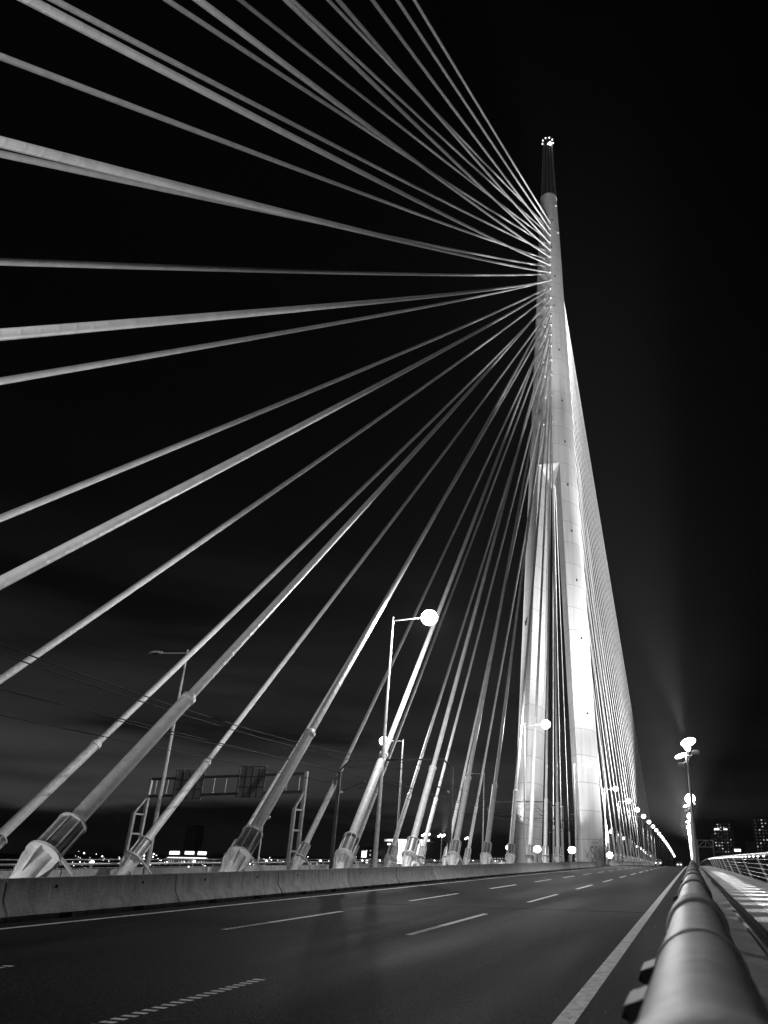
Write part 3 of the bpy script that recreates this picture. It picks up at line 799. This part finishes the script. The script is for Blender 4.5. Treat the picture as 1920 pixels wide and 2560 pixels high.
def panel(x0, x1, z0, z1):
    p = MB().box(((x0+x1)/2, .30, (z0+z1)/2), (x1-x0-.12, .04, z1-z0-.1)).build('sign_panel', M['bracket'], ga)
    for xx in np.linspace(x0, x1, 5): MB().bar((xx, .24, z0-.1), (xx, .24, z1+.1), .06).build('frame', M['dark'], p)
    for zz in np.linspace(z0, z1, 4): MB().bar((x0-.05, .20, zz), (x1+.05, .20, zz), .05).build('frame', M['dark'], p)
panel(-4.0, -1.7, 5.1, 7.05); panel(1.15, 3.2, 5.2, 7.25)

# ------------------------------------------------------------------ catenary portals and overhead wires of the light rail
def portal(y, label, h=6.65):
    t = empty('catenary_portal', (-18.95, y, deck(-18.95, y)), 0, label, 'catenary portal', 'catenary portals over the tracks')
    for sx in (-4.0, 4.05):
        MB().bar((sx, 0, .0), (sx, 0, h), .19).build('post', M['dark'], t)
        MB().bar((sx, 0, h), (sx*.84, 0, h + .62), .10).build('knee', M['dark'], t)
        s = -1 if sx > 0 else 1
        MB().tube([(sx, 0, h - 1.5), (sx + s*1.9, 0, h - .75)], .045, 6).build('cantilever', M['dark'], t)
        MB().tube([(sx + s*.9, 0, h - 1.15), (sx + s*2.5, 0, h - 1.2)], .03, 6).build('steady_arm', M['dark'], t)
        MB().tube([(sx + s*.12, 0, h - 1.48), (sx + s*.32, 0, h - 1.4)], .07, 8).build('insulator', M['whitepaint'], t)
    MB().bar((-4.0*.84, 0, h + .62), (4.05*.84, 0, h + .62), .10).build('crossbeam', M['dark'], t)
portal(46.5, 'dark catenary portal over the tracks, standing among the middle anchors')
portal(86, 'dark catenary portal over the tracks just in front of the pylon legs')
portal(126, 'dark catenary portal over the tracks just behind the pylon')
portal(166, 'dark catenary portal over the tracks, second behind the pylon')
portal(206, 'dark catenary portal over the tracks, third behind the pylon')
portal(6.5, 'dark catenary portal over the tracks, outside the left edge of the frame')
def wire(name, x, zs_, ze, sag, lab, r=.02):
    pts = []
    ends = [6.5, 46.5, 86, 126, 166, 206]
    for a, c in zip(ends[:-1], ends[1:]):
        for i in range(8):
            t = i / 8; y = a + (c - a)*t
            pts.append((x, y, deck(x, y) + zs_ - sag*4*t*(1-t)))
    pts.append((x, 206, deck(x, 206) + zs_))
    tag(MB().tube(pts, r, 6).build(name, M['wire']), lab, 'overhead wire', 'overhead wires of the light rail')
wire('overhead_wire', -16.9, 6.45, 0, .75, 'sagging dark overhead wire above the nearer track, upper of its pair', .02)
wire('overhead_wire', -16.95, 5.2, 0, .08, 'taut dark contact wire above the nearer track, lower of its pair')
wire('overhead_wire', -21.0, 6.75, 0, .75, 'sagging dark overhead wire above the farther track, upper of its pair', .02)
wire('overhead_wire', -21.1, 5.45, 0, .08, 'taut dark contact wire above the farther track, lower of its pair')
wire('overhead_wire', -17.4, 6.95, 0, .9, 'topmost dark feeder wire slung along the tracks', .02)

# ------------------------------------------------------------------ cars far ahead
def car(x, y, m, label):
    t = empty('car', (x, y, deck(x, y)), 0, label, 'car')
    body = [(-2.1,.35),(-2.12,.75),(-1.75,.95),(-1.0,1.02),(-.45,1.42),(.9,1.45),(1.6,1.08),(2.05,.98),(2.12,.55),(2.05,.32)]
    b = MB()
    vs = [(-.84 if z < 1.1 else -.66, yy, z) for yy, z in body] + [(.84 if z < 1.1 else .66, yy, z) for yy, z in body]; n = len(body)
    b.add(vs, [tuple(range(n)), tuple(range(2*n-1, n-1, -1))] + [(i,(i+1)%n,n+(i+1)%n,n+i) for i in range(n)])
    b.build('body', m, t)
    MB().add([(-.6,-1.0,1.04),(.6,-1.0,1.04),(.56,-.52,1.38),(-.56,-.52,1.38)], [(0,1,2,3)]).build('windscreen', M['glass'], t).location = (0,-.01,.012)
    for sx in (-1, 1):
        MB().add([(sx*.79,-.9,1.05),(sx*.79,1.4,1.08),(sx*.675,.85,1.38),(sx*.675,-.42,1.37)], [(0,1,2,3)]).build('side_window', M['glass'], t).location = (sx*.012,0,0)
        for yy in (-1.35, 1.35):
            w = MB().tube([(sx*.66,yy,.32),(sx*.86,yy,.32)], .32, 18).build('wheel', M['tyre'], t)
            MB().tube([(sx*.85,yy,.32),(sx*.872,yy,.32)], .19, 14).build('rim', M['steel'], w)
        MB().ell((sx*.6,-2.08,.68),(.2,.08,.1),8,6).build('headlight', M['led'], t)
        MB().ell((sx*.66,2.06,.85),(.14,.06,.1),8,6).build('tail_light', M['windim'], t)
car(-8.6, 206, M['carpaint'], 'dark silver car coming over the crest of the road, left lane')
car(-4.3, 268, M['carwhite'], 'white car far ahead at the end of the road beside the guard rail')

# ------------------------------------------------------------------ far city
g_win = MB().box((0,0,0),(1.5,.12,1.3)).mesh('window', M['win'])
g_wind = MB().box((0,0,0),(1.5,.12,1.3)).mesh('window', M['windim'])
def block_b(x0, x1, y, zt, zb, label, m='tower', lit=14, dim=10, crown=None, steps=(), scale=1.0, seed=1, name='apartment_block'):
    rg = random.Random(seed); w = x1 - x0; D = w * .8
    t = empty(name, ((x0+x1)/2, y, -14.5), 0, label, 'building')
    b = MB(); H = zt + 14.5
    b.box((0, D/2, H/2), (w, D, H))
    b.build('wall', M[m], t)
    MB().box((0, D/2, H + .5), (w*.5, D*.5, 1.0)).box((0, D/2, H + .15), (w + .4, D + .4, .3)).build('roof', M[m], t)
    for (fx0, fx1, fh) in steps:
        MB().box((w*(fx0+fx1)/2 - w/2, D*.45, fh/2), (w*(fx1-fx0), D*.9, fh)).build('wing', M[m], t)
    fl = 3.1 * scale; nf = max(1, int((zt - zb) / fl)); nc = max(2, int(w / (3.0*scale)))
    cells = [(c, f) for c in range(nc) for f in range(nf)]; rg.shuffle(cells)
    for i, (c, f) in enumerate(cells[:lit + dim]):
        o = inst('window', g_win if i < lit else g_wind, t, ((c + .5)/nc*w - w/2 + rg.uniform(-.2, .2), -.05, zt + 14.5 - (f + .6)*fl))
        o.scale = (scale*rg.uniform(.5, 1.1), 1, scale*rg.uniform(.6, 1))
    if crown:
        for (a, c_, z, hh) in crown:
            MB().box((a, -.1, z + 14.5), (c_, .3, hh)).build('lit_storey', M['sign'], t)
    return t
block_b(20.3, 35.5, 700, 33, 7, 'dark residential tower with scattered lit windows and a bright top storey, right background', lit=17, dim=30, crown=[(-4.6, 4.2, 27.6, 1.2), (2.8, 3.2, 27.6, .9)], steps=[(-.18, .1, 38), (.9, 1.14, 41)], seed=3, scale=.8)
block_b(50, 66, 640, 34, 7, 'dark residential tower with sparse lit windows at the right frame edge', lit=15, dim=34, steps=[(-.45, .02, 31)], seed=11, scale=.8)
block_b(30.2, 36.2, 600, 11, 7, 'low building with a single glaring lit strip between the two right towers', m='tower', lit=0, dim=2, crown=[(.2, 4.6, 9.2, 1.7)], seed=5)
block_b(-664, -646, 900, 35, 0, 'dark slender high-rise silhouette rising above the lit complex, left background', m='tower', lit=0, dim=0, seed=6, name='high_rise')
cx_ = block_b(-535, -484, 700, -2, -9, 'wide low complex with glaring lit top storeys, left background', m='city', lit=26, dim=24, crown=[(-16, 12, 1.0, 3.2), (2, 11, 1.2, 3.0), (17, 10, 1.0, 3.2), (0, 46, -3.6, .8)], steps=[(.0, .22, 15.5), (.38, .6, 16), (.78, 1, 15.5)], seed=7)
# arena-like pale building with overhanging roof
ar = empty('arena', (-162, 430, -14.5), 0, 'pale arena-like building with overhanging flat roof and one glaring corner', 'building')
MB().box((0, 15, 12), (17.5, 24, 24)).build('wall', M['walk'], ar)
MB().box((-2.0, 14, 24.6), (29, 30, 1.2)).box((4, 15, 25.9), (14, 20, 1.4)).build('roof', M['walk'], ar)
MB().box((-6.4, 2.8, 12.6), (4.6, .5, 7.6)).build('lit_bay', M['sign'], ar)
for xx in (-4.5, 1, 5): MB().box((xx, 2.9, 12), (.5, .5, 23)).build('pier', M['kerb'], ar)
spot('arena_light', (-172, 405, 3), (-162, 433, 3), 160000, 80, .6, .5, ar)
block_b(-224.5, -213.5, 500, 6.2, -6, 'block with tall glaring lit panels beside the arena, left of the lamp pole', m='tower', lit=7, dim=6, crown=[(-3.4, 3.6, 2.2, 4.2), (-.8, 1.6, -2.4, 2.2)], seed=8, scale=.9)
block_b(-206, -198, 500, 10.2, -6, 'dark block with two lit rooftop strips behind the street lamp pole', m='tower', lit=6, dim=5, crown=[(-2.2, 2.4, 9.0, 1.0), (2.4, 2.6, 9.6, 1.4)], seed=9, scale=.9)
block_b(-214, -189, 800, 2.2, -5, 'pale office slab with rows of lit windows left of the pylon', m='city', lit=24, dim=20, seed=10, scale=.9)
block_b(-330, -285, 620, -4.2, -12, 'long low block with few lit windows behind the far railing', m='tower', lit=16, dim=10, seed=12)
block_b(-272, -240, 560, -2.5, -11, 'low dark block with many small lit windows left of the arena', m='tower', lit=24, dim=12, seed=13, scale=.7)
block_b(-150, -118, 620, -1.5, -8, 'low block with tiny lit windows right of the arena', m='tower', lit=22, dim=10, seed=14, scale=.7)
block_b(-118, -92, 700, 3.0, -6, 'low block with dim windows between the pylon legs', m='tower', lit=12, dim=10, seed=15, scale=.8)
# scattered far lights
b = MB(); rg = random.Random(4)
for i in range(210):
    yy = rg.uniform(440, 900); ax = rg.uniform(-.93, -.22); x = ax * yy
    s = rg.choice([.2, .22, .25, .3, .4, .6]) * yy / 600
    b.ell((x, yy, -14 + rg.uniform(2, 12) * yy/700), (s, s, s), 6, 4)
tag(b.build('city_lights', M['bulbfar']), 'scatter of tiny far city lights along the left horizon', 'city lights', kind='stuff')

# light masts on the far edge of the deck
for (y, zt, lab, lit, sw, p_) in ((64, 4.75, 'unlit mast with a wide floodlight bar on the far deck edge', False, 1.25, 0),
                         (110, 4.6, 'far deck-edge mast with starry lit heads, leftmost of the three lit ones', True, 1.1, 55000),
                         (117.5, 4.7, 'far deck-edge mast with lit heads, middle of the three lit ones', True, .95, 80000),
                         (133, 4.7, 'far deck-edge mast with lit heads, the one nearest the pylon leg', True, 1.1, 60000)):
    t = empty('light_mast', (-39.0, y, deck(-39, y)), 0, lab, 'light mast', 'light masts on the far deck edge')
    MB().lathe([(.075,0),(.05,zt)], 10).build('pole', M['pole'], t)
    MB().box((0,0,zt),(sw,.12,.07)).box((0,0,zt+.2),(sw*.8,.12,.06)).build('head_bar', M['pole'], t)
    for k in range(4):
        xx = (-.5 + k/3)*sw
        if lit: MB().ell((xx,-.1,zt-.02 + (.2 if k % 2 else 0)),(.17,.15,.16),8,6).build('lamp', M['bulbfar'], t)
        else: MB().box((xx,-.12,zt+.1 + (.08 if k % 2 else 0)),(.22,.14,.17)).build('lamp', M['whitepaint'], t)
    if p_: beam(-38.8, y, zt, (XC - 4, YC, 42), p_, 80)

# far gantry at the right, beyond the walkway
fgx = empty('lattice_gantry', (5.0, 290, dz(290)), 0, 'far pale lattice gantry frame above the railing end, right of the masts', 'gantry')
for xx in (-2.6, 2.9): MB().bar((xx,0,0),(xx,0,9.4),.25).build('post', M['steel'], fgx)
for zz in (7.0, 9.3): MB().bar((-5.0,0,zz),(3,0,zz),.22).build('beam', M['steel'], fgx)
for a, c in (((-2.6,7),(.2,9.3)),((.2,9.3),(2.9,7))): MB().bar((a[0],.0,a[1]),(c[0],.0,c[1]),.15).build('brace', M['steel'], fgx)
MB().bar((.2,0,7.1),(.2,0,9.2),.15).build('strut', M['steel'], fgx)

# trees on the far bank
def tree(x, y, h, w, label, seed):
    rg = random.Random(seed)
    t = empty('tree', (x, y, -14.8), 0, label, 'tree', 'dark trees on the far bank')
    b = MB(); b.tube([(0,0,0),(.2,.1,h*.35),(0,0,h*.75)], [.4,.3,.08], 8)
    for k in range(6):
        a = rg.uniform(0, 6.28); b.tube([(0,0,h*(.3+.07*k)),(math.cos(a)*w*.3, math.sin(a)*w*.3, h*(.5+.07*k))], [.12,.03], 5)
    b.build('trunk', M['bark'], t)
    b = MB()
    cl = [(rg.gauss(0, w*.24), rg.gauss(0, w*.2), h*rg.uniform(.35, .95)) for _ in range(16)]
    for c in cl:
        for _ in range(70):
            p = Vector((rg.gauss(0,1), rg.gauss(0,1), rg.gauss(0,.8))) * w*.09 + Vector(c)
            u = Vector((rg.gauss(0,1), rg.gauss(0,1), rg.gauss(0,1))).normalized(); v = u.orthogonal().normalized()
            s = rg.uniform(.18, .42)
            b.add([p - u*s, p + v*s*.5, p + u*s, p - v*s*.5], [(0,1,2,3)])
    b.build('crown', M['foliage'], t)
for i, (x, h, w) in enumerate(((-272, 13, 12), (-263, 17, 14), (-256, 14, 12), (-284, 11, 12), (-300, 10, 12), (-316, 10, 14), (-246, 10, 10))):
    tree(x, 300 + 4*(i % 3), h, w, f'dark tree silhouette on the far bank, {ordn(i+1)} of the clump behind the tracks', 20 + i)

# ------------------------------------------------------------------ night sky
w = bpy.data.worlds.new('World'); sc.world = w; w.use_nodes = True
nt = w.node_tree; bg_ = nt.nodes['Background']; L = nt.links
tc = nt.nodes.new('ShaderNodeTexCoord'); sp_ = nt.nodes.new('ShaderNodeSeparateXYZ'); L.new(tc.outputs['Generated'], sp_.inputs[0])
cr = nt.nodes.new('ShaderNodeValToRGB'); cr.color_ramp.interpolation = 'EASE'
def g(v): return (v, v, v, 1)
el = cr.color_ramp.elements
el[0].position = .0; el[0].color = g(.004); el[1].position = 1; el[1].color = g(.00015)
for p, v in ((.02, .004), (.035, .0045), (.06, .04), (.11, .032), (.2, .013), (.32, .0035), (.45, .0007), (.6, .0002)):
    e = cr.color_ramp.elements.new(p); e.color = g(v)
# clouds bend the bands
mp = nt.nodes.new('ShaderNodeMapping'); mp.inputs['Scale'].default_value = (1.6, 1.6, 15); L.new(tc.outputs['Generated'], mp.inputs[0])
ns = nt.nodes.new('ShaderNodeTexNoise'); ns.inputs['Scale'].default_value = 1.6; ns.inputs['Detail'].default_value = 5; L.new(mp.outputs[0], ns.inputs['Vector'])
r1 = nt.nodes.new('ShaderNodeMapRange'); r1.inputs[1].default_value = .3; r1.inputs[2].default_value = .7; r1.inputs[3].default_value = -.022; r1.inputs[4].default_value = .022; L.new(ns.outputs['Fac'], r1.inputs[0])
ad = nt.nodes.new('ShaderNodeMath'); L.new(sp_.outputs[2], ad.inputs[0]); L.new(r1.outputs[0], ad.inputs[1]); L.new(ad.outputs[0], cr.inputs[0])
r2 = nt.nodes.new('ShaderNodeMapRange'); r2.inputs[1].default_value = .3; r2.inputs[2].default_value = .7; r2.inputs[3].default_value = .2; r2.inputs[4].default_value = 1.5; L.new(ns.outputs['Fac'], r2.inputs[0])
# brighter over the town on the left (x towards -1), black on the right
r3 = nt.nodes.new('ShaderNodeMapRange'); r3.inputs[1].default_value = .1; r3.inputs[2].default_value = -.55; r3.inputs[3].default_value = .12; r3.inputs[4].default_value = 1.0; L.new(sp_.outputs[0], r3.inputs[0])
m1 = nt.nodes.new('ShaderNodeMath'); m1.operation = 'MULTIPLY'; L.new(r2.outputs[0], m1.inputs[0]); L.new(r3.outputs[0], m1.inputs[1])
m2 = nt.nodes.new('ShaderNodeMix'); m2.data_type = 'RGBA'; m2.blend_type = 'MULTIPLY'; m2.inputs[0].default_value = 1
L.new(cr.outputs[0], m2.inputs[6]); L.new(m1.outputs[0], m2.inputs[7]); L.new(m2.outputs[2], bg_.inputs[0]); bg_.inputs[1].default_value = 1.0

# ------------------------------------------------------------------ evening haze over the river
HZ = 0.00008
if HZ:
    hb = MB().box((-120, 330, 70), (1700, 1300, 190)).build('haze', bpy.data.materials.new('haze'))
    hm = hb.data.materials[0]; hm.use_nodes = True; hn = hm.node_tree
    hn.nodes.remove(hn.nodes['Principled BSDF'])
    pv_ = hn.nodes.new('ShaderNodeVolumePrincipled'); pv_.inputs['Density'].default_value = HZ; pv_.inputs['Color'].default_value = (.9, .9, .9, 1); pv_.inputs['Anisotropy'].default_value = .35
    hn.links.new(pv_.outputs[0], hn.nodes['Material Output'].inputs['Volume'])
    tag(hb, kind='stuff')
# ------------------------------------------------------------------ camera
f, cx, cy = 1780.555, 1247.823, 1402.712
yaw, pitch, roll = math.radians(14.394), math.radians(22.615), math.radians(.945)
fw = Vector((-math.sin(yaw)*math.cos(pitch), math.cos(yaw)*math.cos(pitch), math.sin(pitch)))
rt = Vector((math.cos(yaw), math.sin(yaw), 0)); up = rt.cross(fw)
r_ = rt*math.cos(roll) + up*math.sin(roll); u_ = -rt*math.sin(roll) + up*math.cos(roll)
cam = bpy.data.cameras.new('camera'); co = bpy.data.objects.new('camera', cam); link(co)
mw = Matrix((r_, u_, -fw)).transposed().to_4x4(); mw.translation = Vector((0, 0, 1.31)); co.matrix_world = mw
cam.sensor_fit = 'VERTICAL'; cam.sensor_height = 24; cam.lens = f/2560*24
cam.shift_x = -(cx - 960)/2560; cam.shift_y = (cy - 1280)/2560
cam.clip_start = .05; cam.clip_end = 8000
cam.dof.use_dof = True; cam.dof.focus_distance = 14; cam.dof.aperture_fstop = 2.4
sc.camera = co
sc.view_settings.view_transform = 'Standard'; sc.view_settings.look = 'None'; sc.view_settings.gamma = 1; sc.view_settings.exposure = 0
sc.cycles.max_bounces = 5; sc.cycles.diffuse_bounces = 2; sc.cycles.glossy_bounces = 2; sc.cycles.sample_clamp_indirect = 3
sc.cycles.use_denoising = True; sc.cycles.denoiser = 'OPENIMAGEDENOISE'; sc.cycles.denoising_input_passes = 'RGB_ALBEDO_NORMAL'; sc.cycles.denoising_prefilter = 'ACCURATE'
for k_ in ('led', 'win', 'windim', 'sign', 'bulb', 'bulbfar', 'flood'): M[k_].cycles.emission_sampling = 'NONE'
sc.cycles.use_light_tree = True
